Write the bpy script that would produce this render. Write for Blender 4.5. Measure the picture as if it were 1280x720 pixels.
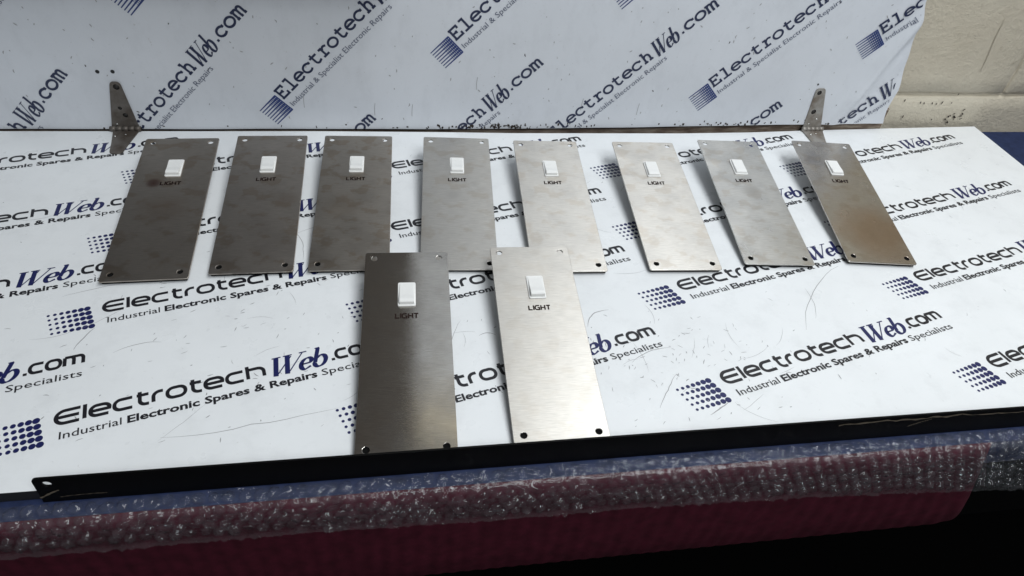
import bpy, bmesh, math, random
from mathutils import Vector, Matrix

random.seed(7)
scene = bpy.context.scene
for o in list(bpy.data.objects):
    bpy.data.objects.remove(o, do_unlink=True)
COL = scene.collection

# ------------------------------------------------------------------ camera
# solved from the plate corners and the printed lattice (metres, table top = z 0)
CAM_H, PITCH, YAW, ROLL, F_PX = 0.43359, 0.74498, 0.20931, -0.10671, 835.8
fw = Vector((math.sin(YAW) * math.cos(PITCH), math.cos(YAW) * math.cos(PITCH), -math.sin(PITCH)))
rt = Vector((math.cos(YAW), -math.sin(YAW), 0))
dn = fw.cross(rt)
c_, s_ = math.cos(ROLL), math.sin(ROLL)
r2 = rt * c_ + dn * s_
d2 = dn * c_ - rt * s_
cam_data = bpy.data.cameras.new('camera')
cam_data.sensor_width = 36.0
cam_data.sensor_fit = 'HORIZONTAL'
cam_data.lens = F_PX / 1280.0 * 36.0
cam_data.clip_start = 0.01
cam_data.clip_end = 60
cam = bpy.data.objects.new('camera', cam_data)
COL.objects.link(cam)
M3 = Matrix((r2, -d2, -fw)).transposed()
cam.matrix_world = Matrix.Translation((0, 0, CAM_H)) @ M3.to_4x4()
scene.camera = cam

# ------------------------------------------------------------------ light
world = bpy.data.worlds.new('World')
scene.world = world
world.use_nodes = True
bg = world.node_tree.nodes['Background']
bg.inputs['Color'].default_value = (0.86, 0.93, 1.0, 1)
bg.inputs['Strength'].default_value = 0.16


def area(name, loc, target, sx, sy, power, color):
    d = bpy.data.lights.new(name, 'AREA')
    d.shape = 'RECTANGLE'
    d.size, d.size_y = sx, sy
    d.energy = power
    d.color = color
    o = bpy.data.objects.new(name, d)
    COL.objects.link(o)
    o.location = loc
    o.rotation_euler = (Vector(target) - Vector(loc)).to_track_quat('-Z', 'Y').to_euler()
    return o


area('ceiling_lamp', (0.72, 0.26, 1.75), (0.55, 0.40, 0), 1.2, 0.45, 18.5, (0.95, 0.98, 1.0))
area('room_lamp', (0.75, -0.95, 1.9), (0.25, 0.6, 0.05), 1.2, 0.8, 26.0, (0.93, 0.97, 1.0))  # added soft fill from the front, brightens the backboard and bubble wrap

vs = scene.view_settings
vs.view_transform = 'Standard'
vs.look = 'None'
vs.exposure = 0.06
vs.gamma = 1.0
vs.use_curve_mapping = False
scene.render.engine = 'CYCLES'
scene.cycles.max_bounces = 10
scene.cycles.transparent_max_bounces = 24
scene.cycles.use_denoising = True

# ------------------------------------------------------------------ materials


def mat(name, color, rough=0.5, metal=0.0, spec=0.5):
    m = bpy.data.materials.new(name)
    m.use_nodes = True
    b = m.node_tree.nodes['Principled BSDF']
    b.inputs['Base Color'].default_value = (*color, 1)
    b.inputs['Roughness'].default_value = rough
    b.inputs['Metallic'].default_value = metal
    b.inputs['Specular IOR Level'].default_value = spec
    return m


def nodes(m):
    return m.node_tree.nodes, m.node_tree.links, m.node_tree.nodes['Principled BSDF']


def noise(m, scale, detail=4, rough=0.55, vec=None, coord='Object', stretch=None):
    n, l, b = nodes(m)
    tc = n.new('ShaderNodeTexCoord')
    out = tc.outputs[coord]
    if stretch:
        mp = n.new('ShaderNodeMapping')
        mp.inputs['Scale'].default_value = stretch
        l.new(out, mp.inputs['Vector'])
        out = mp.outputs['Vector']
    t = n.new('ShaderNodeTexNoise')
    t.inputs['Scale'].default_value = scale
    t.inputs['Detail'].default_value = detail
    t.inputs['Roughness'].default_value = rough
    l.new(out, t.inputs['Vector'])
    return t


def ramp(m, src, stops):
    n, l, b = nodes(m)
    r = n.new('ShaderNodeValToRGB')
    els = r.color_ramp.elements
    while len(els) < len(stops):
        els.new(0.5)
    for e, (pos, c) in zip(els, stops):
        e.position = pos
        e.color = (*c, 1) if len(c) == 3 else c
    l.new(src, r.inputs['Fac'])
    return r


def mixcol(m, fac, a, b_, mode='MIX'):
    n, l, b = nodes(m)
    x = n.new('ShaderNodeMix')
    x.data_type = 'RGBA'
    x.blend_type = mode
    for sock, v in ((x.inputs['Factor'], fac), (x.inputs[6], a), (x.inputs[7], b_)):
        if isinstance(v, (int, float)):
            sock.default_value = v
        elif isinstance(v, tuple):
            sock.default_value = (*v, 1)
        else:
            l.new(v, sock)
    return x.outputs[2]


def bump(m, src, strength, dist):
    n, l, b = nodes(m)
    x = n.new('ShaderNodeBump')
    x.inputs['Strength'].default_value = strength
    x.inputs['Distance'].default_value = dist
    l.new(src, x.inputs['Height'])
    l.new(x.outputs['Normal'], b.inputs['Normal'])


def m_sheet(name, base, stain, rough):
    m = mat(name, base, rough)
    n, l, b = nodes(m)
    t1 = noise(m, 9, 6, 0.6)
    r1 = ramp(m, t1.outputs['Fac'], [(0.35, (0, 0, 0)), (0.75, (1, 1, 1))])
    c1 = mixcol(m, r1.outputs['Color'], base, tuple(x * 0.93 for x in base))
    t4 = noise(m, 38, 6, 0.7, stretch=(1, 1, .6))
    r4 = ramp(m, t4.outputs['Fac'], [(0.50, (0, 0, 0)), (0.74, (.30, .30, .30))])
    c1 = mixcol(m, r4.outputs['Color'], c1, tuple(x * .72 for x in base))
    t2 = noise(m, 260, 3, 0.7)
    r2_ = ramp(m, t2.outputs['Fac'], [(0.66, (0, 0, 0)), (0.78, (0.5, 0.5, 0.5))])
    c2 = mixcol(m, r2_.outputs['Color'], c1, stain)
    l.new(c2, b.inputs['Base Color'])
    t3 = noise(m, 40, 4)
    r3 = ramp(m, t3.outputs['Fac'], [(0.3, (rough - .08,) * 3), (0.7, (rough + .14,) * 3)])
    l.new(r3.outputs['Color'], b.inputs['Roughness'])
    bump(m, t3.outputs['Fac'], 0.05, 0.002)
    return m


M = {}
M['sheet'] = m_sheet('white_printed_sheet', (0.79, 0.81, 0.82), (0.50, 0.50, 0.49), 0.34)
M['film'] = m_sheet('grey_white_film', (0.66, 0.685, 0.725), (0.34, 0.33, 0.31), 0.42)
M['core'] = mat('black_board_core', (0.012, 0.012, 0.013), 0.6)
M['ink'] = mat('black_ink', (0.012, 0.012, 0.016), 0.4)
M['navy_ink'] = mat('navy_ink', (0.010, 0.014, 0.085), 0.4)
M['board_ink'] = mat('dark_navy_ink', (0.016, 0.024, 0.065), 0.42)
M['board_ink_pale'] = mat('pale_navy_ink', (0.10, 0.115, 0.17), 0.45)
M['board_blue'] = mat('blue_ink', (0.022, 0.045, 0.17), 0.42)
M['text_ink'] = mat('brown_black_plate_ink', (0.016, 0.007, 0.005), 0.7, spec=0.2)
M['scratch'] = mat('scratch_grey', (0.34, 0.34, 0.345), 0.5)
M['grime'] = mat('brown_grime', (0.030, 0.022, 0.016), 0.8)
M['white_plastic'] = mat('white_switch_plastic', (0.80, 0.80, 0.78), 0.32)
M['foam'] = mat('black_foam', (0.006, 0.006, 0.006), 0.95, spec=0.1)  # shared black: switch bodies and the painted shade under the plates
M['black_steel'] = mat('black_painted_steel', (0.002, 0.002, 0.002), 0.5, spec=0.12)
M['screw'] = mat('dark_screw', (0.015, 0.013, 0.012), 0.5)
M['zinc_screw'] = mat('bright_zinc_screw', (0.75, 0.75, 0.73), 0.25, 1.0)
M['cupboard'] = mat('dark_brown_cupboard', (0.055, 0.042, 0.032), 0.6)


def m_steel(name, tint, seed, rough=0.30, smudge=None, blot=0.38):
    """brushed stainless: grain across the plate, greasy cloudy marks in gloss and tint"""
    m = mat(name, tint, rough, 1.0)
    n, l, b = nodes(m)
    g = noise(m, 1.0, 3, 0.6, stretch=(90, 2600, 90))
    cl = noise(m, 22 + seed, 3, 0.5)
    mp = cl.inputs['Vector'].links[0].from_node
    cr = ramp(m, cl.outputs['Fac'], [(0.36, tuple(x * 0.88 for x in tint)), (0.66, tint)])
    gr = ramp(m, g.outputs['Fac'], [(0.28, (0.70, 0.70, 0.70)), (0.72, (1.0, 1.0, 1.0))])
    bl_ = noise(m, 34 + 3 * seed, 4, 0.55, stretch=(1, 1.4, 1))
    bn = ramp(m, bl_.outputs['Fac'], [(0.52, (0, 0, 0)), (0.60, (blot, blot, blot)), (0.70, (blot * .8,) * 3)])
    col = mixcol(m, 1.0, cr.outputs['Color'], gr.outputs['Color'], 'MULTIPLY')
    col = mixcol(m, bn.outputs['Color'], col, (tint[0] * .62, tint[1] * .55, tint[2] * .47))
    if smudge:  # spots hold real smudges and, on one plate, a painted reflection
        tc = n.new('ShaderNodeTexCoord')
        for (sx, sy, rad, scol, k) in smudge:
            v = n.new('ShaderNodeVectorMath')
            v.operation = 'DISTANCE'
            v.inputs[1].default_value = (sx, sy, 0.0012)
            l.new(tc.outputs['Object'], v.inputs[0])
            ad = n.new('ShaderNodeMath')
            ad.operation = 'MULTIPLY_ADD'
            ad.inputs[1].default_value = rad * 1.2
            l.new(cl.outputs['Fac'], ad.inputs[0])
            l.new(v.outputs['Value'], ad.inputs[2])
            sr = ramp(m, ad.outputs[0], [(0.0, (k, k, k)), (1.0, (0, 0, 0))])
            sr.color_ramp.elements[0].position = rad * 1.05
            sr.color_ramp.elements[1].position = rad * 1.9
            col = mixcol(m, sr.outputs['Color'], col, scol)
    l.new(col, b.inputs['Base Color'])
    rr = ramp(m, cl.outputs['Fac'], [(0.3, (rough + .10,) * 3), (0.7, (rough - .03,) * 3)])
    l.new(rr.outputs['Color'], b.inputs['Roughness'])
    b.inputs['Anisotropic'].default_value = 0.80
    b.inputs['Anisotropic Rotation'].default_value = 0.25
    tg = n.new('ShaderNodeTangent')
    tg.direction_type = 'UV_MAP'
    tg.uv_map = 'UVMap'
    l.new(tg.outputs['Tangent'], b.inputs['Tangent'])
    bump(m, g.outputs['Fac'], 0.05, 0.0004)
    return m


def m_hinge(name, base, rust):
    m = mat(name, base, 0.55, 0.55)
    n, l, b = nodes(m)
    t = noise(m, 48, 5, 0.6)
    r = ramp(m, t.outputs['Fac'], [(0.36, base), (0.72, rust)])
    l.new(r.outputs['Color'], b.inputs['Base Color'])
    bump(m, t.outputs['Fac'], 0.25, 0.0006)
    return m


M['hinge_dark'] = m_hinge('tarnished_hinge_steel', (0.17, 0.155, 0.14), (0.07, 0.05, 0.036))
M['hinge_grey'] = m_hinge('grey_hinge_steel', (0.36, 0.345, 0.32), (0.15, 0.11, 0.075))


def m_wall():
    base = (0.50, 0.455, 0.365)
    m = mat('cream_painted_block', base, 0.55)
    n, l, b = nodes(m)
    t = noise(m, 7, 6, 0.6)
    r = ramp(m, t.outputs['Fac'], [(0.3, (0.58, 0.515, 0.40)), (0.7, (0.69, 0.63, 0.505))])
    t2 = noise(m, 55, 5, 0.7)
    r2_ = ramp(m, t2.outputs['Fac'], [(0.62, (0, 0, 0)), (0.74, (.55, .55, .55))])
    l.new(mixcol(m, r2_.outputs['Color'], r.outputs['Color'], (0.40, 0.33, 0.235)), b.inputs['Base Color'])
    t3 = noise(m, 110, 8, 0.78)
    bump(m, t3.outputs['Fac'], 0.75, 0.006)
    return m


M['wall'] = m_wall()


def m_wood():
    m = mat('brown_weathered_wood', (0.16, 0.11, 0.075), 0.75)
    n, l, b = nodes(m)
    t = noise(m, 1.0, 6, 0.65, stretch=(24, 150, 150))
    r = ramp(m, t.outputs['Fac'], [(0.30, (0.045, 0.028, 0.019)), (0.47, (0.18, 0.13, 0.095)), (0.62, (0.36, 0.30, 0.235)), (0.75, (0.12, 0.05, 0.03))])
    l.new(r.outputs['Color'], b.inputs['Base Color'])
    bump(m, t.outputs['Fac'], 0.4, 0.002)
    return m


M['wood'] = m_wood()


def m_fabric(name, base, scale):
    m = mat(name, base, 0.8, spec=0.2)
    n, l, b = nodes(m)
    t = noise(m, scale, 4, 0.6)
    r = ramp(m, t.outputs['Fac'], [(0.3, tuple(x * 0.7 for x in base)), (0.7, tuple(x * 1.25 for x in base))])
    l.new(r.outputs['Color'], b.inputs['Base Color'])
    bump(m, t.outputs['Fac'], 0.3, 0.001)
    return m


M['navy'] = m_fabric('navy_blue_bench_top', (0.018, 0.028, 0.075), 90)
M['maroon'] = m_fabric('maroon_ribbed_panel', (0.058, 0.0065, 0.0155), 70)
M['floor'] = mat('black_floor', (0.0015, 0.0015, 0.0015), 0.95, spec=0.05)


def m_bubble():
    m = bpy.data.materials.new('clear_bubble_film')
    m.use_nodes = True
    n, l = m.node_tree.nodes, m.node_tree.links
    n.remove(n['Principled BSDF'])
    out = n['Material Output']
    tr = n.new('ShaderNodeBsdfTransparent')
    tr.inputs['Color'].default_value = (0.965, 0.97, 0.98, 1)
    gl = n.new('ShaderNodeBsdfGlossy')
    gl.inputs['Roughness'].default_value = 0.06
    fr = n.new('ShaderNodeLayerWeight')
    fr.inputs['Blend'].default_value = 0.5
    pw = n.new('ShaderNodeMath')
    pw.operation = 'POWER'
    pw.inputs[1].default_value = 3.5
    l.new(fr.outputs['Facing'], pw.inputs[0])
    tc = n.new('ShaderNodeTexCoord')
    t = n.new('ShaderNodeTexNoise')
    t.inputs['Scale'].default_value = 330
    t.inputs['Detail'].default_value = 3
    l.new(tc.outputs['Object'], t.inputs['Vector'])
    bp = n.new('ShaderNodeBump')
    bp.inputs['Strength'].default_value = 1.0
    bp.inputs['Distance'].default_value = 0.0012
    l.new(t.outputs['Fac'], bp.inputs['Height'])
    l.new(bp.outputs['Normal'], gl.inputs['Normal'])
    l.new(bp.outputs['Normal'], fr.inputs['Normal'])
    ad = n.new('ShaderNodeMath')
    ad.operation = 'MULTIPLY_ADD'
    ad.inputs[1].default_value = 0.60
    ad.inputs[2].default_value = 0.045
    l.new(pw.outputs[0], ad.inputs[0])
    mx = n.new('ShaderNodeMixShader')
    l.new(ad.outputs[0], mx.inputs['Fac'])
    l.new(tr.outputs['BSDF'], mx.inputs[1])
    l.new(gl.outputs['BSDF'], mx.inputs[2])
    df = n.new('ShaderNodeBsdfDiffuse')
    df.inputs['Color'].default_value = (0.8, 0.8, 0.82, 1)
    m2 = n.new('ShaderNodeMixShader')
    m2.inputs['Fac'].default_value = 0.017
    l.new(mx.outputs['Shader'], m2.inputs[1])
    l.new(df.outputs['BSDF'], m2.inputs[2])
    l.new(m2.outputs['Shader'], out.inputs['Surface'])
    return m


M['bubble'] = m_bubble()

# ------------------------------------------------------------------ helpers


def tag(o, label=None, cat=None, group=None, kind=None):
    for k, v in (('label', label), ('category', cat), ('group', group), ('kind', kind)):
        if v:
            o[k] = v
    return o


def link(name, me, parent=None, loc=(0, 0, 0)):
    o = bpy.data.objects.new(name, me)
    COL.objects.link(o)
    o.location = loc
    if parent:
        o.parent = parent
    return o


def mesh(name, verts, faces, mats, idx=None, smooth=False):
    me = bpy.data.meshes.new(name)
    me.from_pydata(verts, [], faces)
    for m in mats:
        me.materials.append(m)
    if idx:
        me.polygons.foreach_set('material_index', idx)
    if smooth:
        me.polygons.foreach_set('use_smooth', [True] * len(me.polygons))
    me.update()
    return me


def empty(name, loc, rot=(0, 0, 0)):
    o = bpy.data.objects.new(name, None)
    COL.objects.link(o)
    o.empty_display_size = 0.02
    o.location = loc
    o.rotation_euler = rot
    return o


def box(x0, x1, y0, y1, z0, z1, bev=0.0, seg=2):
    bm = bmesh.new()
    bmesh.ops.create_cube(bm, size=1)
    for v in bm.verts:
        v.co = Vector(((x0 + x1) / 2 + v.co.x * (x1 - x0), (y0 + y1) / 2 + v.co.y * (y1 - y0), (z0 + z1) / 2 + v.co.z * (z1 - z0)))
    if bev:
        bmesh.ops.bevel(bm, geom=list(bm.edges), offset=bev, segments=seg, affect='EDGES', profile=0.6)
    return bm


def bm_mesh(name, bm, m, smooth=False):
    me = bpy.data.meshes.new(name)
    bm.to_mesh(me)
    bm.free()
    for x in (m if isinstance(m, (list, tuple)) else [m]):
        me.materials.append(x)
    if smooth:
        me.polygons.foreach_set('use_smooth', [True] * len(me.polygons))
    return me


def circ(cx, cy, r, n=20):
    return [(cx + r * math.cos(2 * math.pi * k / n), cy + r * math.sin(2 * math.pi * k / n)) for k in range(n)]


def round_poly(pts, rads, n=6):
    out = []
    L = len(pts)
    for i in range(L):
        p = Vector(pts[i])
        a = (Vector(pts[i - 1]) - p)
        b = (Vector(pts[(i + 1) % L]) - p)
        r = rads[i] if isinstance(rads, (list, tuple)) else rads
        if r <= 0:
            out.append(tuple(p))
            continue
        ang = a.angle(b)
        t = min(r / math.tan(ang / 2), a.length * .49, b.length * .49)
        r = t * math.tan(ang / 2)
        p0 = p + a.normalized() * t
        p1 = p + b.normalized() * t
        for k in range(n + 1):
            s = k / n
            q = p0 * (1 - s) ** 2 + p * 2 * s * (1 - s) + p1 * s ** 2
            out.append(tuple(q))
    return out


def plate_mesh(name, outline, holes, thick, bevel, mats):
    """flat sheet with real holes, extruded along +Z from 0 to thick"""
    cu = bpy.data.curves.new('tmp', 'CURVE')
    cu.dimensions = '2D'
    cu.fill_mode = 'BOTH'
    cu.extrude = thick / 2 - bevel
    cu.bevel_depth = bevel
    cu.bevel_resolution = 1
    for ring in [outline] + holes:
        sp = cu.splines.new('POLY')
        sp.points.add(len(ring) - 1)
        for pt, (x, y) in zip(sp.points, ring):
            pt.co = (x, y, 0, 1)
        sp.use_cyclic_u = True
    ob = bpy.data.objects.new('tmp', cu)
    COL.objects.link(ob)
    dg = bpy.context.evaluated_depsgraph_get()
    me = bpy.data.meshes.new_from_object(ob.evaluated_get(dg))
    bpy.data.objects.remove(ob)
    bpy.data.curves.remove(cu)
    me.name = name
    for v in me.vertices:
        v.co.z += thick / 2
    me.materials.clear()
    for m in mats:
        me.materials.append(m)
    for p in me.polygons:
        p.use_smooth = False
    uv = me.uv_layers.new(name='UVMap') if not me.uv_layers else me.uv_layers[0]
    uv.name = 'UVMap'
    for lp in me.loops:
        co = me.vertices[lp.vertex_index].co
        uv.data[lp.index].uv = (co.x * 10, co.y * 10)
    return me


# ---- ink: flat lettering drawn as ribbons --------------------------------


class Ink:
    def __init__(self):
        self.v, self.f, self.i = [], [], []
        self.z = 0.0

    def step(self):
        self.z += 0.000004

    def ribbon(self, pts, w, mi=0, nib=None, closed=False):
        """pts in final coordinates; w width; nib=(angle, thin) for contrast"""
        P = [Vector(p) for p in pts]
        Q = [P[0]]
        for p in P[1:]:
            if (p - Q[-1]).length > 1e-7:
                Q.append(p)
        if closed and (Q[0] - Q[-1]).length < 1e-7:
            Q.pop()
        n = len(Q)
        b = len(self.v)
        for k in range(n):
            if closed:
                d0, d1 = Q[k] - Q[k - 1], Q[(k + 1) % n] - Q[k]
            else:
                d0 = Q[k] - Q[max(k - 1, 0)]
                d1 = Q[min(k + 1, n - 1)] - Q[k]
                if k == 0:
                    d0 = d1
                if k == n - 1:
                    d1 = d0
            d = (d0.normalized() + d1.normalized())
            d = d.normalized() if d.length > 1e-6 else d1.normalized()
            nn = Vector((-d.y, d.x))
            if callable(w):
                ww = w(k / (n - 1))
            elif nib:
                ww = nib[1] + (w - nib[1]) * abs(d.x * math.sin(nib[0]) - d.y * math.cos(nib[0]))
            else:
                ww = w / max(0.5, nn.dot(Vector((-d1.normalized().y, d1.normalized().x))))
            for s in (1, -1):
                q = Q[k] + nn * ww / 2 * s
                self.v.append((q.x, q.y, self.z))
        m = n if closed else n - 1
        for k in range(m):
            k2 = (k + 1) % n
            self.f.append((b + 2 * k + 1, b + 2 * k2 + 1, b + 2 * k2, b + 2 * k))
            self.i.append(mi)
        self.step()

    def poly(self, pts, mi=0):
        b = len(self.v)
        for p in pts:
            self.v.append((p[0], p[1], self.z))
        self.f.append(tuple(range(b, b + len(pts))))
        self.i.append(mi)

    def text(self, s, x0, x1, y, cap, mi=0, bold=0.0, shear=0.0):
        cu = bpy.data.curves.new('tmp', 'FONT')
        cu.body = s
        cu.size = 1.0
        cu.offset = bold
        cu.shear = shear
        cu.resolution_u = 2
        ob = bpy.data.objects.new('tmp', cu)
        COL.objects.link(ob)
        dg = bpy.context.evaluated_depsgraph_get()
        me = bpy.data.meshes.new_from_object(ob.evaluated_get(dg))
        xs = [v.co.x for v in me.vertices]
        lo, hi = min(xs), max(xs)
        b = len(self.v)
        k = (x1 - x0) / (hi - lo)
        for v in me.vertices:
            self.v.append((x0 + (v.co.x - lo) * k, y + v.co.y * cap / 0.70, self.z))
        for p in me.polygons:
            self.f.append(tuple(b + i for i in p.vertices))
            self.i.append(mi)
        bpy.data.objects.remove(ob)
        bpy.data.meshes.remove(me)
        bpy.data.curves.remove(cu)
        self.step()


def arc(cx, cy, rx, ry, a0, a1, n=8):
    return [(cx + rx * math.cos(math.radians(a0 + (a1 - a0) * k / n)), cy + ry * math.sin(math.radians(a0 + (a1 - a0) * k / n))) for k in range(n + 1)]


# extended techno letters: x-height 1, ascender 1.36; (advance, strokes)
def wide_glyphs():
    w, r = 1.30, 0.46
    G = {}
    o = arc(w - r, 1 - r, r, r, 0, 90) + arc(r, 1 - r, r, r, 90, 180) + arc(r, r, r, r, 180, 270) + arc(w - r, r, r, r, 270, 360)
    G['o'] = (w, [(o, True)])
    G['c'] = (w * .93, [([(w * .95, 1)] + arc(r, 1 - r, r, r, 90, 180) + arc(r, r, r, r, 180, 270) + [(w * .95, 0)], False)])
    G['e'] = (w, [([(0.12, .5), (w - .02, .5)] + arc(w - r, 1 - r * .9, r, r * .9, 8, 90) + arc(r, 1 - r, r, r, 90, 180) + arc(r, r, r, r, 180, 270) + [(w * .95, 0)], False)])
    G['l'] = (0.10, [([(0.05, 0), (0.05, 1.38)], False)])
    G['t'] = (0.80, [([(0.22, 1.34), (0.22, .42)] + arc(.22 + .42, .42, .42, .42, 180, 270) + [(.86, 0)], False), ([(0.0, .98), (.84, .98)], False)])
    G['r'] = (0.72, [([(0.05, 0), (0.05, .5)] + arc(.05 + .46, .52, .46, .46, 180, 90) + [(.74, .98)], False)])
    G['h'] = (w, [([(0.05, 0), (0.05, 1.38)], False), ([(0.05, .98), (w - r, .98)] + arc(w - r, .98 - r, r, r, 90, 0) + [(w, 0)], False)])
    ew = 1.62
    G['E'] = (ew * .95, [([(ew, 1.22)] + arc(.60, .61, .60, .61, 90, 270, 14) + [(ew * .97, 0)], False), ([(.12, .62), (ew * .95, .62)], False)])
    G['m'] = (w * 1.45, [([(0.05, 0), (0.05, .98)], False), ([(0.05, .98)] + arc(w * .72 - .34, .64, .34, .34, 90, 0) + [(w * .72, 0)], False), ([(w * .5, .98)] + arc(w * 1.42 - .34, .64, .34, .34, 90, 0) + [(w * 1.42, 0)], False)])
    G['.'] = (0.12, [([(0.06, -0.13), (0.06, 0.15)], False)])
    # capitals for the plates
    G['L'] = (.95, [([(0.05, 1.3), (0.05, .05), (1.0, .05)], False)])
    G['I'] = (.12, [([(0.06, 1.35), (0.06, -.05)], False)])
    G['G'] = (1.2, [([(1.15, 1.25)] + arc(.45, .80, .45, .45, 90, 180) + arc(.45, .50, .45, .45, 180, 270) + [(1.15, .05), (1.15, .62), (.62, .62)], False)])
    G['H'] = (1.1, [([(0.05, 1.35), (0.05, -.05)], False), ([(1.1, 1.35), (1.1, -.05)], False), ([(.05, .66), (1.1, .66)], False)])
    G['T'] = (1.1, [([(0, 1.25), (1.15, 1.25)], False), ([(.575, 1.25), (.575, -.05)], False)])
    return G


# typewriter slab letters on a unit pitch: x-height .62, ascender .9
def slab_glyphs():
    G = {}
    X = .62
    G['E'] = (1, [([(.18, 0), (.18, .86)], 0), ([(.05, 0), (.86, 0), (.86, .26)], 0), ([(.05, .86), (.82, .86), (.82, .62)], 0), ([(.18, .45), (.55, .45)], 0), ([(.55, .57), (.55, .33)], 0)])
    G['l'] = (1, [([(.18, .92), (.52, .92), (.52, 0)], 0), ([(.12, 0), (.90, 0)], 0)])
    G['e'] = (1, [([(.10, .34), (.90, .34)] + arc(.5, .32, .40, .32, 8, 180, 12)[0:] + arc(.5, .32, .40, .33, 180, 318, 10), 0)])
    G['c'] = (1, [([(.86, .42), (.84, .50)] + arc(.5, .31, .40, .32, 55, 318, 16), 0), ([(.86, .62), (.86, .42)], 0)])
    G['t'] = (1, [([(.36, .86), (.36, .2)] + arc(.58, .2, .22, .21, 180, 300, 8) + [(.88, .08)], 0), ([(.12, X), (.82, X)], 0)])
    G['r'] = (1, [([(.14, X), (.38, X), (.38, 0)], 0), ([(.12, 0), (.70, 0)], 0), ([(.38, .40)] + arc(.68, .36, .26, .26, 150, 55, 6) + [(.90, .54)], 0)])
    G['o'] = (1, [(arc(.5, .31, .41, .32, 0, 345, 22), 1)])
    G['h'] = (1, [([(.10, .92), (.27, .92), (.27, 0)], 0), ([(.10, 0), (.44, 0)], 0), ([(.27, .42)] + arc(.52, .38, .24, .24, 150, 0, 9) + [(.76, 0)], 0), ([(.60, 0), (.94, 0)], 0)])
    G['m'] = (1.05, [([(.02, X), (.17, X), (.17, 0)], 0), ([(.04, 0), (.30, 0)], 0), ([(.17, .46)] + arc(.36, .44, .18, .18, 150, 0, 7) + [(.54, 0)], 0), ([(.46, 0), (.66, 0)], 0), ([(.54, .46)] + arc(.73, .44, .18, .18, 150, 0, 7) + [(.91, 0)], 0), ([(.82, 0), (1.04, 0)], 0)])
    G['.'] = (.55, [([(.22, .07), (.40, .07)], 0)])
    return G


# bold italic roman "Web": height 1
def web_strokes():
    S = []
    sl = 0.26
    i_ = lambda x, y: (x + sl * y, y)
    # W
    S.append(([i_(.06, 1.0), i_(.22, -.02)], 1.0))
    S.append(([i_(.25, 0), i_(.58, .92)], .25))
    S.append(([i_(.44, 1.0), i_(.60, -.02)], 1.0))
    S.append(([i_(.63, 0), i_(.96, .98)], .25))
    for x in (.06, .44):
        S.append(([i_(x - .14, .985), i_(x + .16, .985)], .28))
    S.append(([i_(.84, .985), i_(1.10, .985)], .28))
    # e
    ec = 1.20
    S.append(([i_(ec - .17, .30), i_(ec - .02, .31)] + [i_(*p) for p in arc(ec, .44, .14, .16, -50, 90, 8)] + [i_(*p) for p in arc(ec, .30, .19, .30, 90, 270, 12)] + [i_(ec + .16, .12)], None))
    # b
    bc = 1.66
    S.append(([i_(bc - .17, 1.04), i_(bc - .17, .25)], .85))
    S.append(([i_(bc - .28, 1.03), i_(bc - .12, 1.05)], .25))
    S.append(([i_(bc - .17, .25)] + [i_(*p) for p in arc(bc, .29, .19, .30, 195, 460, 18)] + [i_(bc - .16, .44)], None))
    return S, 1.98


def draw_word(ink, G, s, x0, x1, y, xh, stroke, gap, mi, asp=1.0):
    adv = sum(G[c][0] for c in s) + gap * (len(s) - 1)
    k = (x1 - x0) / adv
    x = x0
    for c in s:
        a, st = G[c]
        for pts, closed in st:
            ink.ribbon([(x + px * k, y + py * xh) for px, py in pts], stroke, mi, closed=bool(closed))
        x += (a + gap) * k


def draw_web(ink, x0, x1, y, h, thick, mi):
    S, wd = web_strokes()
    k = (x1 - x0) / wd
    for pts, f in S:
        P = [(x0 + px * k, y + py * h) for px, py in pts]
        if f is None:
            ink.ribbon(P, thick, mi, nib=(math.radians(10), thick * .28))
        else:
            ink.ribbon(P, thick * f, mi)


def table_logo():
    k = Ink()
    G = wide_glyphs()
    for cxi in range(7):
        for ry in range(5):
            r = 0.0013 + 0.00145 * (cxi / 6)
            k.poly(circ(-0.0435 + cxi * 0.0052 + ry * 0.0011, 0.0083 - ry * 0.0058, r, 14), 1)
    k.step()
    draw_word(k, G, 'Electrotech', 0.0012, 0.158, 0.0, 0.0098, 0.0030, 0.33, 0)
    draw_web(k, 0.1615, 0.2115, -0.0035, 0.0195, 0.0042, 1)
    draw_word(k, G, '.com', 0.2160, 0.2595, 0.0, 0.0092, 0.0029, 0.36, 0)
    k.text('Industrial', 0.0045, 0.0480, -0.0145, 0.0068, 0, 0.004)
    k.text('Electronic Spares & Repairs', 0.0520, 0.2000, -0.0145, 0.0068, 0, 0.030)
    k.text('Specialists', 0.2040, 0.2590, -0.0145, 0.0068, 0, 0.004)
    return k


def board_logo():
    k = Ink()
    G = slab_glyphs()
    n = 8
    for q in range(n):
        y = 0.0085 - q * 0.0245 / (n - 1)
        k.ribbon([(-0.0285, y), (0.000, y)], lambda t: 0.0011 + 0.0009 * t, 2)
    for q in range(7):
        x = -0.0135 + q * 0.0022
        k.ribbon([(x, 0.009), (x, -0.0165)], 0.0004 + 0.0002 * q, 2)
    draw_word(k, G, 'Electrotech', 0.0025, 0.163, -0.0005, 0.0150, 0.0025, 0.0, 0)
    draw_web(k, 0.1655, 0.2000, -0.0045, 0.0215, 0.0030, 0)
    draw_word(k, G, '.com', 0.2010, 0.2545, -0.0005, 0.0150, 0.0026, 0.0, 0)
    k.text('Industrial & Specialist Electronic Repairs', 0.0045, 0.1740, -0.0145, 0.0066, 1, -0.004)
    return k


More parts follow.
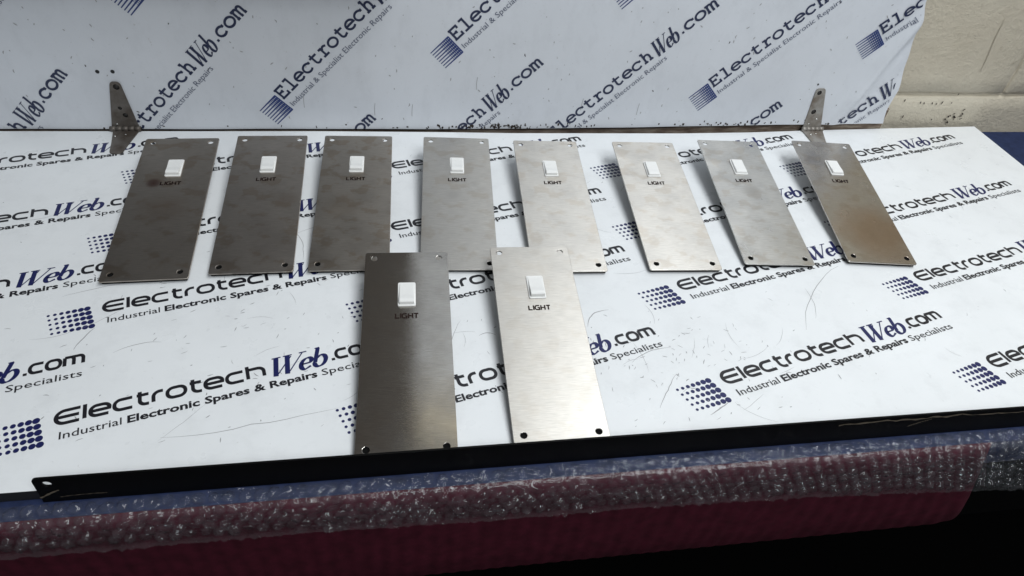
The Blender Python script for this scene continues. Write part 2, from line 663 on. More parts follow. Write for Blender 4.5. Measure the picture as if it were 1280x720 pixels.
def ink_object(ink, mats, parent, origin, ang, place, clips, xs=1.0):
    """one printed logo: rotate, clip against the sheet's edges, lay on the surface by place(x, y, z)"""
    ca, sa = math.cos(ang), math.sin(ang)
    V = [(origin[0] + x * xs * ca - y * sa, origin[1] + x * xs * sa + y * ca, z) for x, y, z in ink.v]
    me = mesh('printed_logo', V, ink.f, mats, ink.i)
    bm = bmesh.new()
    bm.from_mesh(me)
    for co, no in clips:
        if any((Vector((v.co.x - co[0], v.co.y - co[1]))).dot(Vector(no)) > 0 for v in bm.verts):
            bmesh.ops.bisect_plane(bm, geom=bm.verts[:] + bm.edges[:] + bm.faces[:], plane_co=(*co, 0), plane_no=(*no, 0), clear_outer=True)
    if len(bm.faces) < 3:
        bm.free()
        bpy.data.meshes.remove(me)
        return None
    for v in bm.verts:
        v.co = place(v.co.x, v.co.y, v.co.z)
    bm.to_mesh(me)
    bm.free()
    return link('printed_logo', me, parent)


# ------------------------------------------------------------------ setting
fl = link('floor', bm_mesh('floor', box(-2.5, 3.0, -2.5, 1.2, -0.85, -0.80), M['floor']))
tag(fl, kind='structure')

WALL_Y = 0.7725
wall = link('wall', bm_mesh('wall', box(-1.3, 2.0, WALL_Y + 0.004, WALL_Y + 0.10, -0.80, 1.30), M['wall']))
tag(wall, kind='structure')


def block(x0, x1, z0, z1):
    bm = bmesh.new()
    nx, nz = max(2, int((x1 - x0) / 0.02)), max(2, int((z1 - z0) / 0.02))
    V = {}
    gx = [x0, x0 + .0035] + [x0 + (x1 - x0) * i / nx for i in range(1, nx)] + [x1 - .0035, x1]
    gz = [z0, z0 + .0030] + [z0 + (z1 - z0) * j / nz for j in range(1, nz)] + [z1 - .0030, z1]
    nx, nz = nx + 2, nz + 2
    for i in range(nx + 1):
        for j in range(nz + 1):
            x, z = gx[i], gz[j]
            e = min(i, nx - i, j, nz - j)
            y = WALL_Y + random.uniform(-.0007, .0007) + (0.0026 if e == 0 else 0)
            V[i, j] = bm.verts.new((x + (random.uniform(-.0012, .0012)), y, z + random.uniform(-.0010, .0010)))
    for i in range(nx):
        for j in range(nz):
            bm.faces.new((V[i, j], V[i + 1, j], V[i + 1, j + 1], V[i, j + 1]))
    edge = [V[i, 0] for i in range(nx + 1)] + [V[nx, j] for j in range(1, nz + 1)] + [V[i, nz] for i in range(nx - 1, -1, -1)] + [V[0, j] for j in range(nz - 1, 0, -1)]
    back = [bm.verts.new((v.co.x, WALL_Y + 0.006, v.co.z)) for v in edge]
    for k in range(len(edge)):
        k2 = (k + 1) % len(edge)
        bm.faces.new((edge[k2], edge[k], back[k], back[k2]))
    return bm


J = 0.0045
for (x0, x1, z0, z1) in ((0.395, 0.8385, 0.0475, 0.262), (0.843, 1.283, 0.0475, 0.262), (0.17, 0.61, -0.172, 0.0430), (0.6145, 1.055, -0.172, 0.0430), (1.06, 1.5, -0.172, .043),
                         (0.17, 0.61, 0.267, 0.48), (0.6145, 1.055, 0.267, 0.48), (1.06, 1.5, 0.267, .48)):
    link('block', bm_mesh('block', block(x0, x1, z0, z1), M['wall'], True), wall)
# a ridge of old paint and small brown chips on the wall
rk = Ink()
for pts, w in (([(0.7735, .155), (0.776, .128), (0.781, .100), (0.783, .080)], .0016), ([(0.802, .19), (0.800, .165)], .0012)):
    rk.ribbon(pts, lambda t, w=w: w * (0.35 + math.sin(math.pi * t)), 0)
o = link('paint_ridge', mesh('paint_ridge', [(x, WALL_Y - .0014, y) for x, y, z in rk.v], rk.f, [M['wall']]), wall)
ck = Ink()
chips = [(0.716, .034), (0.722, .033), (0.735, .033), (0.742, .032), (0.750, .034), (0.765, .034), (0.768, .047), (0.690, .037), (0.70, .012), (0.748, .008)]
for (cx, cz) in chips:
    a = random.uniform(.9, 2.2)
    L = random.uniform(.0012, .0030)
    ck.ribbon([(cx - L * math.cos(a), cz - L * math.sin(a)), (cx, cz + .0003), (cx + L * math.cos(a), cz + L * math.sin(a))], lambda t: .0004 + .0016 * math.sin(math.pi * t), 0)
for q in range(16):
    cx, cz = 0.782 + random.gauss(0, .006), 0.012 + random.gauss(0, .004)
    ck.ribbon([(cx, cz), (cx + random.uniform(.001, .004), cz + random.uniform(-.003, .003))], random.uniform(.0010, .0024), 0)
o = link('paint_chips', mesh('paint_chips', [(x, WALL_Y - .0016, y) for x, y, z in ck.v], ck.f, [M['grime']]), wall)
tag(o, kind='stuff')

# ------------------------------------------------------------------ workbench
TOP_Z = -0.011
FRONT_Y = 0.2584
bench = empty('workbench', (0.25, 0.5, -0.80))
tag(bench, 'workbench with navy blue top and dark maroon ribbed front panel', 'workbench')
inv = Matrix.Translation((-0.25, -0.5, 0.80))


def bpart(name, me):
    me.transform(inv)
    return link(name, me, bench)


bpart('top', bm_mesh('top', box(-0.72, 1.45, FRONT_Y + .003, WALL_Y - 0.002, TOP_Z - 0.035, TOP_Z, 0.002), M['navy']))
# ribbed maroon panel with a rounded lower corner
V, Fc = [], []
X0, X1, ZT, ZB = -0.70, 0.486, TOP_Z - 0.001, -0.168
nx = 1240
prof = [(0.0, 0.012), (0.0, 0.0), (0.18, 0.0), (0.45, 0.0), (0.7, 0.0), (0.9, 0.0015), (0.97, 0.006), (1.0, 0.014)]
for i in range(nx + 1):
    x = X0 + (X1 - X0) * i / nx
    rib = 0.00035 * math.cos(2 * math.pi * i / 14)
    R_ = 0.032
    d = X1 - x
    zb = ZB
    if d < R_:
        zb = ZB + R_ - math.sqrt(max(0, R_ ** 2 - (R_ - d) ** 2))
    endr = 0.008 * max(0, 1 - d / 0.012) ** 2
    for (t, dy) in prof:
        z = ZT + (zb - ZT) * t
        V.append((x + 0.060 * max(0, (x - 0.3) / 0.186) * (ZT - z) / 0.157, FRONT_Y + dy + rib + endr, z))
n = len(prof)
for i in range(nx):
    for k in range(n - 1):
        a = i * n + k
        Fc.append((a, a + 1, a + n + 1, a + n))
bpart('front_panel', mesh('front_panel', V, Fc, [M['maroon']], smooth=True))
bpart('under_rail', bm_mesh('under_rail', box(-0.70, 1.40, FRONT_Y + 0.016, FRONT_Y + 0.040, -0.17, TOP_Z - 0.036), M['floor']))
for lx in (-0.66, 1.34):
    for ly in (FRONT_Y + 0.045, 0.70):
        bpart('leg', bm_mesh('leg', box(lx, lx + .06, ly, ly + .05, -0.80, TOP_Z - .036, .003), M['core']))

# ------------------------------------------------------------------ printed table sheet
sheet = empty('printed_table_board', (0.1, 0.5, TOP_Z))
tag(sheet, 'white printed board lying flat on the bench under the switch plates', 'board')
SX0, SX1, SY0 = -0.66, 0.8185, 0.2765
back = [(-0.66, .7525), (-0.4555, .7524), (-0.1004, .7523), (0.05, .7500), (0.1372, .7475), (0.3624, .7465), (0.46, .7490), (0.5718, .7552), (0.70, .7610), (SX1, .7655)]
outline = [(SX0, SY0), (SX1, SY0)] + back[::-1]


def board_mesh():
    bm = bmesh.new()
    t = [bm.verts.new((x, y, 0)) for x, y in outline]
    b = [bm.verts.new((x, y, TOP_Z + .0005)) for x, y in outline]
    f = bm.faces.new(t)
    f.material_index = 0
    bm.faces.new(b[::-1]).material_index = 1
    for k in range(len(t)):
        k2 = (k + 1) % len(t)
        bm.faces.new((t[k2], t[k], b[k], b[k2])).material_index = 1
    return bm


SINV = Matrix.Translation((-0.1, -0.5, -TOP_Z))
me = bm_mesh('panel', board_mesh(), [M['sheet'], M['core']])
me.transform(SINV)
link('panel', me, sheet)

LOX, LOY, LAX, LAY, LANG = -0.2615, 0.3303, 0.26293, 0.11800, math.radians(14.4)
tl = table_logo()
tclips = [((SX1 - .001, 0), (1, 0)), ((SX0 + .001, 0), (-1, 0)), ((0, SY0 + .001), (0, -1)), ((0, 0.7460), (0.0, 1))]
ROWS = [0.3303, 0.4480, 0.5530, 0.6680]
COLS = [(-0.7600, -0.4960, -0.2615, -0.0165, 0.2648, 0.5273), (-0.7600, -0.4930, -0.2615, -0.0140, 0.2644, 0.5265),
        (-0.7600, -0.4970, -0.2610, -0.0140, 0.2650, 0.5150), (-0.7600, -0.4960, -0.2610, -0.0130, 0.2665, 0.5130)]
for oy, cols in zip(ROWS, COLS):
    for q, ox in enumerate(cols):
        o = ink_object(tl, [M['ink'], M['navy_ink']], sheet, (ox, oy), LANG, lambda x, y, z: Vector((x, y, 0.00015 + z)), tclips, 0.942 if q < 4 else 1.0)
        if o:
            o.data.transform(SINV)

# scratches on the sheet, some of them placed where the photograph shows them
sk = Ink()


def curvy(p0, p1, sag, n=10):
    p0, p1 = Vector(p0), Vector(p1)
    d = p1 - p0
    nn = Vector((-d.y, d.x))
    out = []
    jit = 0.0
    for k in range(n + 1):
        t = k / n
        jit = jit * .6 + random.gauss(0, .006)
        out.append(tuple(p0 + d * t + nn * (sag * 4 * t * (1 - t) + jit)))
    return out


for a, b, s, w in [((.448, .475), (.369, .387), -.10, .0007), ((.394, .444), (.385, .402), .08, .0005), ((-.184, .313), (-.059, .331), -.02, .0006),
                   ((-.271, .405), (-.262, .430), .05, .0009), ((.16, .405), (.185, .425), .2, .0010), ((.03, .37), (.045, .42), .04, .0005),
                   ((-.11, .55), (-.06, .575), .05, .0006), ((-.115, .56), (-.10, .51), .1, .0006), ((.20, .31), (.225, .345), .02, .0007),
                   ((-.30, .47), (-.25, .485), .03, .0005), ((.06, .40), (.075, .40), .2, .0008), ((.19, .36), (.23, .375), .1, .0007),
                   ((-.24, .40), (-.205, .41), .1, .0006), ((.24, .30), (.262, .312), .0, .0010), ((-.03, .345), (.0, .362), .1, .0006)]:
    sk.ribbon(curvy(a, b, s), lambda t, w=w: w * (0.25 + 0.75 * math.sin(math.pi * t)), 0)
for q in range(420):
    x, y = random.choice(((random.uniform(-.45, .80), random.uniform(.29, .74)), (random.gauss(.24, .07), random.gauss(.36, .035)), (random.gauss(-.12, .12), random.gauss(.40, .06))))
    if not (-.6 < x < .81 and .285 < y < .742):
        continue
    a = random.choice((random.gauss(.3, .3), random.gauss(1.3, .4), random.uniform(0, 3.1)))
    L = random.uniform(.0012, .006) if q % 10 else random.uniform(.015, .045)
    w = random.uniform(.0003, .0009) if q % 10 else .0003
    sk.ribbon(curvy((x, y), (x + L * math.cos(a), y + L * math.sin(a)), random.uniform(-.12, .12), 6), lambda t, w=w: w * (0.2 + 0.8 * math.sin(math.pi * t)), 0)
me = mesh('scratches', [(x, y, .00008 + z * .05) for x, y, z in sk.v], sk.f, [M['scratch']])
me.transform(SINV)
tag(link('scratches', me, sheet), kind='stuff')

# ------------------------------------------------------------------ backboard
BY = 0.757
bb = empty('printed_backboard', (0.1, BY, 0.0))
tag(bb, 'upright grey white printed board with diagonal lettering behind the plates', 'board')
BINV = Matrix.Translation((-0.1, -BY, 0))
BX0, BTOP = -0.62, 0.86
bot = [(-0.62, .0008), (-.46, .0008), (.10, .0012), (.20, .0022), (.42, .0060), (.54, .0085), (.66, .0100)]


def interp(tab, x):
    if x <= tab[0][0]:
        return tab[0][1]
    for (a, va), (b, vb) in zip(tab, tab[1:]):
        if x <= b:
            return va + (vb - va) * (x - a) / (b - a)
    return tab[-1][1]


redge = [(0.0, .6610), (.03, .6560), (.06, .6580), (.095, .6500), (.13, .6440), (.176, .6340), (.30, .628), (.86, .628)]


def lift(x, z):
    """how far the loose film stands off the board near its right edge"""
    lx = 0.606 + 0.038 * (z - 0.07) / 0.10          # crease line
    if z > 0.25:
        lx = 0.606 + 0.038 * 1.8
    s = x - lx
    a = max(0.0, min(1.0, (z + .01) / 0.06)) * max(0.0, min(1.0, (0.32 - z) / 0.1))
    y = 0.0072 * a * math.exp(-((s) / 0.0095) ** 2) + 0.0016 * a * math.exp(-((s + .03) / 0.02) ** 2)
    y += 0.00028 * (2 + math.sin(x * 47 + 2.0 * math.sin(z * 21)) + math.sin(x * 23 - z * 38 + 1.3))
    if x > .575:
        y += 0.0007 * a * (1 + math.sin((x * 1.4 - z) * 120)) * min(1, (x - .575) / .05)
    return y


V, Fc = [], []
xs = [BX0 + (0.50 - BX0) * k / 60 for k in range(60)] + [0.50 + 0.161 * k / 60 for k in range(61)]
zs = [k / 40 for k in range(41)]
# rows follow the uneven lower edge; the last columns follow the torn right edge
zrow = [0.0] + [0.005 + 0.30 * k / 60 for k in range(61)] + [0.4, 0.6, BTOP]
for x in xs:
    for r_i, z0 in enumerate(zrow):
        re = interp(redge, z0)
        xx = x if x < 0.50 else 0.50 + (x - 0.50) * (re - 0.50) / 0.161
        z = max(z0, interp(bot, xx)) if r_i else interp(bot, xx)
        if r_i and z0 < .02:
            z = interp(bot, xx) + (0.02 - interp(bot, xx)) * z0 / .02
        V.append((xx, BY - lift(xx, z) - 0.0006, z))
nr = len(zrow)
for i in range(len(xs) - 1):
    for j in range(nr - 1):
        a = i * nr + j
        Fc.append((a, a + nr, a + nr + 1, a + 1))
me = mesh('film', V, Fc, [M['film']], smooth=True)
me.transform(BINV)
link('film', me, bb)
# stiff panel behind the film
pts = [(x, z) for x, z in bot[:-1]] + [(.600, .0093), (.600, BTOP - .002), (BX0 + .002, BTOP - .002)]
bm = bmesh.new()
f_ = [bm.verts.new((x, BY, z + .0006)) for x, z in pts]
k_ = [bm.verts.new((x, BY + .0030, z + .0006)) for x, z in pts]
bm.faces.new(f_)
bm.faces.new(k_[::-1])
for k in range(len(f_)):
    k2 = (k + 1) % len(f_)
    bm.faces.new((f_[k2], f_[k], k_[k], k_[k2]))
me = bm_mesh('panel', bm, M['core'])
me.transform(BINV)
link('panel', me, bb)
bl = board_logo()
BV, BW, BE, BANG = (0.2017, 0.0742), (0.1285, -0.1275), (-0.1405, 0.0391), math.radians(44.6)
bclips = [((0, .0016), (0, -1)), ((0.42, .0075), (0.02, -1)), ((0.6545, .03), (1, 0.16)), ((BX0 + .002, 0), (-1, 0)), ((0, .55), (0, 1))]
for i in range(-8, 9):
    for j in range(-6, 6):
        ox, oz = BE[0] + i * BV[0] + j * BW[0], BE[1] + i * BV[1] + j * BW[1]
        if ox < -0.75 or ox > 0.70 or oz < -0.19 or oz > 0.36:
            continue
        o = ink_object(bl, [M['board_ink'], M['board_ink_pale'], M['board_blue']], bb, (ox, oz), BANG,
                       lambda x, y, z: Vector((x, BY - lift(x, y) - 0.00085 - z - (0.0005 if x > .57 else 0), y)), bclips)
        if o:
            o.data.transform(BINV)
# specks, scratches, grime at the bottom edge, drilled holes
gk = Ink()
for q in range(150):
    x = random.choice((random.gauss(.10, .035), random.gauss(.13, .012), random.uniform(.0, .25), random.gauss(.45, .05), random.uniform(-.4, .6)))
    x = min(.6, max(-.45, x))
    z = interp(bot, x) + abs(random.gauss(.0018, .0022))
    h = random.uniform(.0006, .0035)
    gk.ribbon([(x, z), (x + random.uniform(-.001, .001), z + h)], random.uniform(.0008, .0028), 0)
for q in range(170):
    x, z = random.uniform(-.42, .60), random.uniform(.01, .20)
    a = random.gauss(1.5, .7)
    L = random.uniform(.0008, .0045)
    gk.ribbon(curvy((x, z), (x + L * math.cos(a), z + L * math.sin(a)), random.uniform(-.2, .2), 5), lambda t: .0003 + .0009 * math.sin(math.pi * t), 0 if q % 9 == 0 else 1)
for x, z in ((-.033, .02), (.012, .019), (-.115, .03), (.09, .055), (.225, .028), (.30, .022)):
    gk.ribbon(curvy((x, z), (x + .001, z + .016), .03, 6), .0006, 1)
me = mesh('grime', [(x, BY - lift(x, y) - .0008 - z * .05, y) for x, y, z in gk.v], gk.f, [M['grime'], M['scratch']], gk.i)
me.transform(BINV)
tag(link('grime', me, bb), kind='stuff')
for hx, hz, hr in ((-.3309, .0718, .0022), (-.3152, .0721, .0022), (.5384, .0667, .0013)):
    k = Ink()
    k.poly([(a, b) for a, b in circ(hx, hz, hr, 16)])
    me = mesh('drilled_hole', [(x, BY - lift(x, y) - .0009, y) for x, y, z in k.v], k.f, [M['core']])
    me.transform(BINV)
    link('drilled_hole', me, bb)

# timber batten under the backboard
bt = link('timber_batten', bm_mesh('timber_batten', box(-0.62, 0.664, BY + .0032, WALL_Y - .0022, TOP_Z + .0005, 0.030, .0008), M['wood']))
tag(bt, 'brown weathered timber batten showing in the gap below the printed backboard', 'batten')

# ------------------------------------------------------------------ hinges


def hinge(label, strap, sholes, sscrews, leaf, lscrews, kn, m, group):
    x0, x1 = kn
    cx = (x0 + x1) / 2
    root = empty('strap_hinge', (cx, 0.752, 0.0))
    tag(root, label, 'hinge')
    T = Matrix.Translation((-cx, -0.752, 0))
    me = plate_mesh('strap', strap, [circ(x, z, r, 18) for x, z, r in sholes], 0.0016, 0.0003, [m])
    me.transform(Matrix.Translation((0, BY - .0014, 0)) @ Matrix.Rotation(math.radians(90), 4, 'X'))
    me.transform(T)
    link('strap', me, root)
    for x, z, r in sholes:
        bm = bmesh.new()
        bmesh.ops.create_cone(bm, cap_ends=True, segments=18, radius1=r * .98, radius2=r * .98, depth=.0010)
        bmesh.ops.transform(bm, matrix=T @ Matrix.Translation((x, BY - .0019, z)) @ Matrix.Rotation(math.radians(90), 4, 'X'), verts=bm.verts)
        link('screw', bm_mesh('screw', bm, M['screw'], True), root)
    for x, z, r in sscrews:
        bm = bmesh.new()
        bmesh.ops.create_uvsphere(bm, u_segments=12, v_segments=8, radius=r)
        bmesh.ops.transform(bm, matrix=T @ Matrix.Translation((x, BY - .0032, z)) @ Matrix.Scale(.5, 4, (0, 1, 0)), verts=bm.verts)
        link('rivet', bm_mesh('rivet', bm, M['zinc_screw'], True), root)
    me = plate_mesh('leaf', leaf, [], 0.0016, 0.0003, [m])
    me.transform(T @ Matrix.Translation((0, 0, .0003)))
    link('leaf', me, root)
    for x, y, r in lscrews:
        bm = bmesh.new()
        bmesh.ops.create_uvsphere(bm, u_segments=12, v_segments=8, radius=r)
        bmesh.ops.transform(bm, matrix=T @ Matrix.Translation((x, y, .0020)) @ Matrix.Scale(.5, 4, (0, 0, 1)), verts=bm.verts)
        link('rivet', bm_mesh('rivet', bm, M['zinc_screw'], True), root)
    nk = 5
    for k in range(nk):
        a = x0 + (x1 - x0) * k / nk
        b = x0 + (x1 - x0) * (k + 1) / nk - .0005
        bm = bmesh.new()
        bmesh.ops.create_cone(bm, cap_ends=True, segments=16, radius1=.0031, radius2=.0031, depth=b - a)
        bmesh.ops.transform(bm, matrix=T @ Matrix.Translation(((a + b) / 2, .7520, .0034)) @ Matrix.Rotation(math.radians(90), 4, 'Y'), verts=bm.verts)
        link('knuckle', bm_mesh('knuckle', bm, m, True), root)
    return root


hinge('dark tarnished strap hinge with its tapered leaf lying bare on the board',
      round_poly([(-.3360, .003), (-.3065, .003), (-.3115, .0605), (-.3215, .0605)], [.001, .001, .005, .005]),
      [(-.3163, .0545, .0036), (-.3168, .0195, .0031), (-.3200, .0285, .0024)], [(-.3290, .0085, .0011)],
      round_poly([(-.3345, .7515), (-.3065, .7515), (-.3105, .722), (-.3125, .702), (-.3250, .701), (-.3290, .725)], [.001, .001, .003, .006, .006, .004]),
      [(-.3290, .738, .0012), (-.3185, .742, .0011)], (-.3375, -.3035), M['hinge_dark'], None)
hinge('grey steel strap hinge with its leaf tucked under a switch plate',
      round_poly([(.5415, .004), (.5680, .004), (.5510, .0615), (.5385, .0615)], [.001, .001, .005, .005]),
      [(.5445, .0555, .0034), (.5475, .0280, .0037)], [(.5475, .0100, .0012), (.5560, .0175, .0013)],
      round_poly([(.5405, .7515), (.5700, .7515), (.5600, .722), (.5560, .700), (.5440, .700), (.5400, .722)], [.001, .001, .003, .006, .006, .004]),
      [(.5470, .7400, .0014), (.5560, .7430, .0011)], (.5395, .5705), M['hinge_grey'], None)

# ------------------------------------------------------------------ black flange along the front
FY = 0.2735
fout = [(-.2525, -.0102), (1.02, -.0102), (1.02, .0180), (-.2505, .0180)]
fl_out = round_poly(fout, [0.0, 0, .002, .004])
me = plate_mesh('front_lip', fl_out, [circ(-.2430, .0115, .0032, 18)], 0.0016, .0003, [M['black_steel']])
me.transform(Matrix.Translation((0, FY + .0016, 0)) @ Matrix.Rotation(math.radians(90), 4, 'X'))
lip = link('front_lip', me)
tag(lip, 'black steel lip with a drilled end hole standing along the front edge of the board', 'metal strip')

tape_n = 0
M['tape'] = mat('torn_beige_tape', (0.13, 0.105, 0.075), 0.7)
for a, b, w in (((.335, .0125), (.445, .0150), .0022), ((.40, .0040), (.418, .0120), .0012), ((.445, .0150), (.56, .0165), .0012), ((-.238, .0045), (-.252, -.004), .0016), ((-.24, -.0040), (-.21, -.0030), .0006)):
    random.seed(int(a[0] * 1e4) + 5)
    P = curvy(a, b, random.uniform(-.03, .03), 24)
    P = [(x, min(.0172, z)) for x, z in P]
    ww = [random.uniform(.25, 1.2) for _ in range(26)]
    tk = Ink()
    tk.ribbon(P, lambda t, w=w, ww=ww: w * ww[int(t * 24)], 0)
    tape_n += 1
    link('torn_tape', mesh('torn_tape', [(x, FY - .0003 - .00006 * tape_n, z) for x, z, q in tk.v], tk.f, [M['tape']]), lip)
random.seed(11)

# ------------------------------------------------------------------ bubble wrap over the bench edge
wrap = empty('bubble_wrap', (0.2, FRONT_Y, TOP_Z))
tag(wrap, 'clear crinkled bubble wrap draped over the front edge of the bench', 'bubble wrap')
WINV = Matrix.Translation((-0.2, -FRONT_Y, -TOP_Z))


def wrap_len(x):
    return interp([(-.5, .038), (-.07, .040), (.05, .046), (.18, .047), (.33, .055), (.45, .066), (.56, .078), (.8, .082)], x)


def wrap_pt(x, s):
    """s runs from the lip (0) over the edge and down the front; returns point and outward normal"""
    top = 0.0130
    r = 0.002
    if s < top:
        return Vector((x, FRONT_Y + r + top - s - .002, TOP_Z + .0012)), Vector((0, 0, 1))
    a = (s - top) / r
    if a < math.pi / 2:
        c = Vector((x, FRONT_Y + r - .002, TOP_Z + .0012 - r))
        nn = Vector((0, -math.sin(a), math.cos(a)))
        return c + nn * r, nn
    d = s - top - r * math.pi / 2
    return Vector((x, FRONT_Y - .0022, TOP_Z + .0012 - r - d)), Vector((0, -1, 0))


V, Fc = [], []
nx, ns = 420, 22
for i in range(nx + 1):
    x = -0.46 + 1.26 * i / nx
    tot = 0.0130 + .0031 + wrap_len(x) - .004
    for j in range(ns + 1):
        s = tot * j / ns
        p, nn = wrap_pt(x, s)
        am = 0.0009 if j < ns else .0012
        p = p + nn * (abs(random.gauss(0, 1)) * am * (.5 + .5 * math.sin(x * 37) ** 2) + (0.0022 if j == ns else 0))
        V.append(tuple(p))
for i in range(nx):
    for j in range(ns):
        a = i * (ns + 1) + j
        Fc.append((a, a + 1, a + ns + 2, a + ns + 1))
me = mesh('film', V, Fc, [M['bubble']], smooth=True)
me.transform(WINV)
link('film', me, wrap)


def bubble_mesh(seed):
    rnd = random.Random(seed)
    V, Fc = [], []
    seg, rings = 10, [(1.0, 0.0), (.95, .45), (.72, .82), (.36, .98)]
    for r, h in rings:
        for k in range(seg):
            a = 2 * math.pi * k / seg
            q = 1 + rnd.uniform(-.10, .10) * (h > 0)
            V.append((.0048 * r * q * math.cos(a), .0048 * r * q * math.sin(a), (.0042 * h) * (1 + rnd.uniform(-.45, .12) * (h > .3))))
    V.append((0, 0, .0042 * rnd.uniform(.45, 1.0)))
    for j in range(len(rings) - 1):
        for k in range(seg):
            k2 = (k + 1) % seg
            Fc.append((j * seg + k, j * seg + k2, (j + 1) * seg + k2, (j + 1) * seg + k))
    L = (len(rings) - 1) * seg
    for k in range(seg):
        Fc.append((L + k, L + (k + 1) % seg, len(V) - 1))
    return mesh('bubble', V, Fc, [M['bubble']], smooth=bool(seed % 2))


variants = [bubble_mesh(s) for s in range(9)]
spots = []
PITCH_B = 0.0100
for row in range(12):
    s = 0.0055 + row * PITCH_B * 0.86
    for k in range(126):
        x = -0.45 + (k + 0.5 * (row % 2)) * PITCH_B
        if x > .78 or s > 0.0130 + .0031 + wrap_len(x) - .0075:
            continue
        spots.append((x + random.uniform(-.0006, .0006), s + random.uniform(-.0006, .0006)))
inview = [q for q in spots if -0.31 < q[0] < 0.58]
inview.sort(key=lambda q: (q[0] - 0.05) ** 2 + (q[1] * 2.0 - .06) ** 2)
single = set(inview[:296])
SV, SF = [], []
for (x, s) in spots:
    p, nn = wrap_pt(x, s)
    q = Vector((0, 0, 1)).rotation_difference(nn).to_matrix().to_4x4()
    mt = Matrix.Translation(p + nn * .0003) @ q @ Matrix.Rotation(random.uniform(0, 6.28), 4, 'Z') @ Matrix.Rotation(random.gauss(0, .12), 4, 'X')
    mt = mt @ Matrix.Diagonal((random.uniform(.8, 1.12), random.uniform(.8, 1.12), random.uniform(.35, 1.25), 1))
    me = random.choice(variants)
    if (x, s) in single:
        o = link('bubble', me, wrap)
        o.matrix_local = WINV @ mt
    else:
        b = len(SV)
        SV += [tuple(WINV @ mt @ v.co) for v in me.vertices]
        SF += [tuple(b + i for i in f.vertices) for f in me.polygons]
o = link('bubbles', mesh('bubbles', SV, SF, [M['bubble']], smooth=True), wrap)
tag(o, kind='stuff')

# ------------------------------------------------------------------ unseen dark cupboard, added above the frame for the dark reflection in the left plates
cup = empty('wall_cupboard', (-0.45, BY - .001, 0.21))
tag(cup, 'dark brown wall cupboard above the board, mirrored in the darker plates', 'cupboard')
me = bm_mesh('carcass', box(-0.50, 0.457, -0.040, 0.0, 0.0, 0.95, .002), M['cupboard'])
link('carcass', me, cup)
for a, b in ((-.496, -.022), (-.018, .453)):
    link('door', bm_mesh('door', box(a, b, -0.056, -0.0405, .004, .946, .002), M['cupboard']), cup)

# ------------------------------------------------------------------ the ten switch plates
PW, PH, PT, TILT, PZ = 0.0750, 0.2095, 0.0015, 0.1005, 0.0040
plate_out = round_poly([(-PW / 2, 0), (PW / 2, 0), (PW / 2, PH), (-PW / 2, PH)], .0022, 4)
holes = [circ(sx * .0295, yy, .0030, 20) for sx in (-1, 1) for yy in (.0082, .2022)]
base_plate = plate_mesh('plate', plate_out, holes, PT, .00025, [M['white_plastic']])

# rocker switch: bezel frame and wedge-shaped rocker
SW, SH, SC = 0.0150, 0.0265, 0.1575
bz_out = round_poly([(-SW / 2, -SH / 2), (SW / 2, -SH / 2), (SW / 2, SH / 2), (-SW / 2, SH / 2)], .0013, 4)
bz_in = [round_poly([(-SW / 2 + .0009, -SH / 2 + .0010), (SW / 2 - .0009, -SH / 2 + .0010), (SW / 2 - .0009, SH / 2 - .0010), (-SW / 2 + .0009, SH / 2 - .0010)], .0005, 2)]
bezel_me = plate_mesh('bezel', bz_out, bz_in, .0014, .0003, [M['white_plastic']])


def rocker_mesh(lo, hi):
    w = SW / 2 - .0011
    h = SH / 2 - .0013
    prof = [(-h, -.001), (-h + .0002, hi - .0006), (-h + .0008, hi), (-h + .0040, hi + .0002), (-.002, (lo + hi) / 2 + .0000), (h - .0035, lo), (h - .0006, lo - .0001), (h, lo - .0006), (h, -.001)]
    V, Fc = [], []
    for sx in (-1, 1):
        for y, z in prof:
            V.append((sx * w, y, z))
    n = len(prof)
    for k in range(n - 1):
        Fc.append((k, k + 1, n + k + 1, n + k)[::-1])
    Fc.append(tuple(range(n)))
    Fc.append(tuple(range(n, 2 * n))[::-1])
    me = mesh('rocker', V, Fc, [M['white_plastic']])
    bm = bmesh.new()
    bm.from_mesh(me)
    bmesh.ops.recalc_face_normals(bm, faces=bm.faces)
    bmesh.ops.bevel(bm, geom=[e for e in bm.edges], offset=.0003, segments=2, affect='EDGES')
    bm.to_mesh(me)
    bm.free()
    return me


rock_up = rocker_mesh(.0020, .0046)
rock_dn = rocker_mesh(.0030, .0036)
body_me = bm_mesh('switch_body', box(-.0065, .0065, -.0115, .0115, -.0158, -.0001, .0006), M['foam'])
lk = Ink()
draw_word(lk, wide_glyphs(), 'LIGHT', -.0097, .0097, 0.0, .0038, .0013, .38, 0)
light_me = mesh('lettering', [(x, y, PT + .00012 + z * .3) for x, y, z in lk.v], lk.f, [M['text_ink']])
shade_strip_me = bm_mesh('foam_strip', box(-PW / 2 + .0015, PW / 2 - .0015, .0012, .0150, -PZ + .0010, -.0002, .0), M['foam'])  # added black strip, stands for the shade under the plate's lower edge and holes

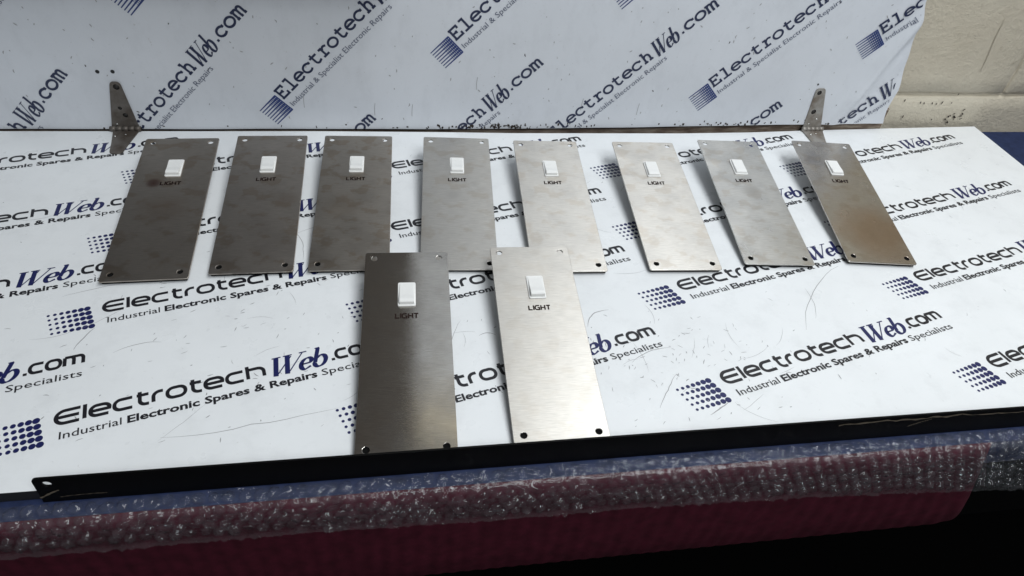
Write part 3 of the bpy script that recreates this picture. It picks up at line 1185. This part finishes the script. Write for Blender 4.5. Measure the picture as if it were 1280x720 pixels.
TINT = (0.67, 0.645, 0.60)
steels = [  # first three tinted darker to carry their dark reflection
    m_steel('steel_a', (0.58, 0.525, 0.465), 0, .37, [(-.0165, .1345, .0062, (.12, .04, .03), .8), (.0, .095, .020, (.36, .29, .23), .5)], .6),
    m_steel('steel_b', (0.58, 0.53, 0.48), 3, .37, [(.022, .10, .012, (.34, .28, .23), .5)], .6),
    m_steel('steel_c', (0.56, 0.515, 0.46), 5, .37, [(-.012, .09, .018, (.36, .30, .24), .45)], .6),
    m_steel('steel_d', TINT, 1, .32, [(-.005, .108, .007, (.46, .44, .41), .7)]),
    m_steel('steel_e', TINT, 2, .33),
    m_steel('steel_f', TINT, 4, .32, [(.003, .09, .010, (.48, .46, .43), .6)]),
    m_steel('steel_g', (0.66, .65, .62), 6, .28, [(.004, .115, .010, (.40, .38, .35), .7)]),
    m_steel('steel_h', (0.62, .585, .54), 7, .20, [(.012, .045, .042, (.40, .30, .215), .85)]),  # large brown patch paints the wall's reflection into the steel
    m_steel('steel_i', (0.66, .63, .58), 8, .085, None, .10),
    m_steel('steel_j', (0.63, .605, .56), 9, .36, None, .15),
]
PL = [(-0.2352, 0.4824, 0.0188), (-0.1436, 0.4880, 0.0059), (-0.0551, 0.4873, -0.0240), (0.0492, 0.4832, -0.0582), (0.1576, 0.4753, -0.0384),
      (0.2766, 0.4719, -0.0415), (0.3799, 0.4751, -0.0740), (0.4953, 0.4721, -0.1173), (-0.0059, 0.2770, -0.0265), (0.1121, 0.2803, -0.0181)]
LB = ['dark steel LIGHT switch plate with a reddish smudge beside its lettering',
      'dark steel LIGHT switch plate, second in the long row counted from the dark hinge',
      'dark steel LIGHT switch plate, third in the long row counted from the dark hinge',
      'grey steel LIGHT switch plate, fourth in the long row counted from the dark hinge',
      'pale steel LIGHT switch plate, fifth in the long row counted from the dark hinge',
      'pale steel LIGHT switch plate, third in the long row counted from the grey hinge',
      'grey steel LIGHT switch plate next to the one covering the grey hinge leaf',
      'brown tinged steel LIGHT switch plate covering the leaf of the grey hinge',
      'steel LIGHT switch plate half dark half bright, standing against the black lip',
      'bright pale steel LIGHT switch plate beside the half dark one at the black lip']
for k, (x, y, th) in enumerate(PL):
    root = empty('switch_plate', (x, y, PZ), (TILT, 0, th))
    root.rotation_mode = 'XYZ'
    tag(root, LB[k], 'switch plate', 'switch plates laid out on the board')
    me = base_plate.copy()
    me.materials.clear()
    me.materials.append(steels[k])
    link('plate', me, root)
    link('lettering', light_me, root, (0, .1312, 0))
    sw = link('switch_bezel', bezel_me, root, (0, SC, PT - .0001))
    rk_o = link('rocker', rock_dn if k in (5, 6, 7) else rock_up, sw, (0, 0, .0002))
    rk_o.rotation_euler = ((0, .012, -.015, .02, .03, 0, .01, -.01, .0, -.02)[k], 0, (0, .01, -.012, 0, .015, -.01, 0, .012, 0, .01)[k])
    link('switch_body', body_me, sw, (0, 0, -PT))
    link('foam_strip', shade_strip_me, root)
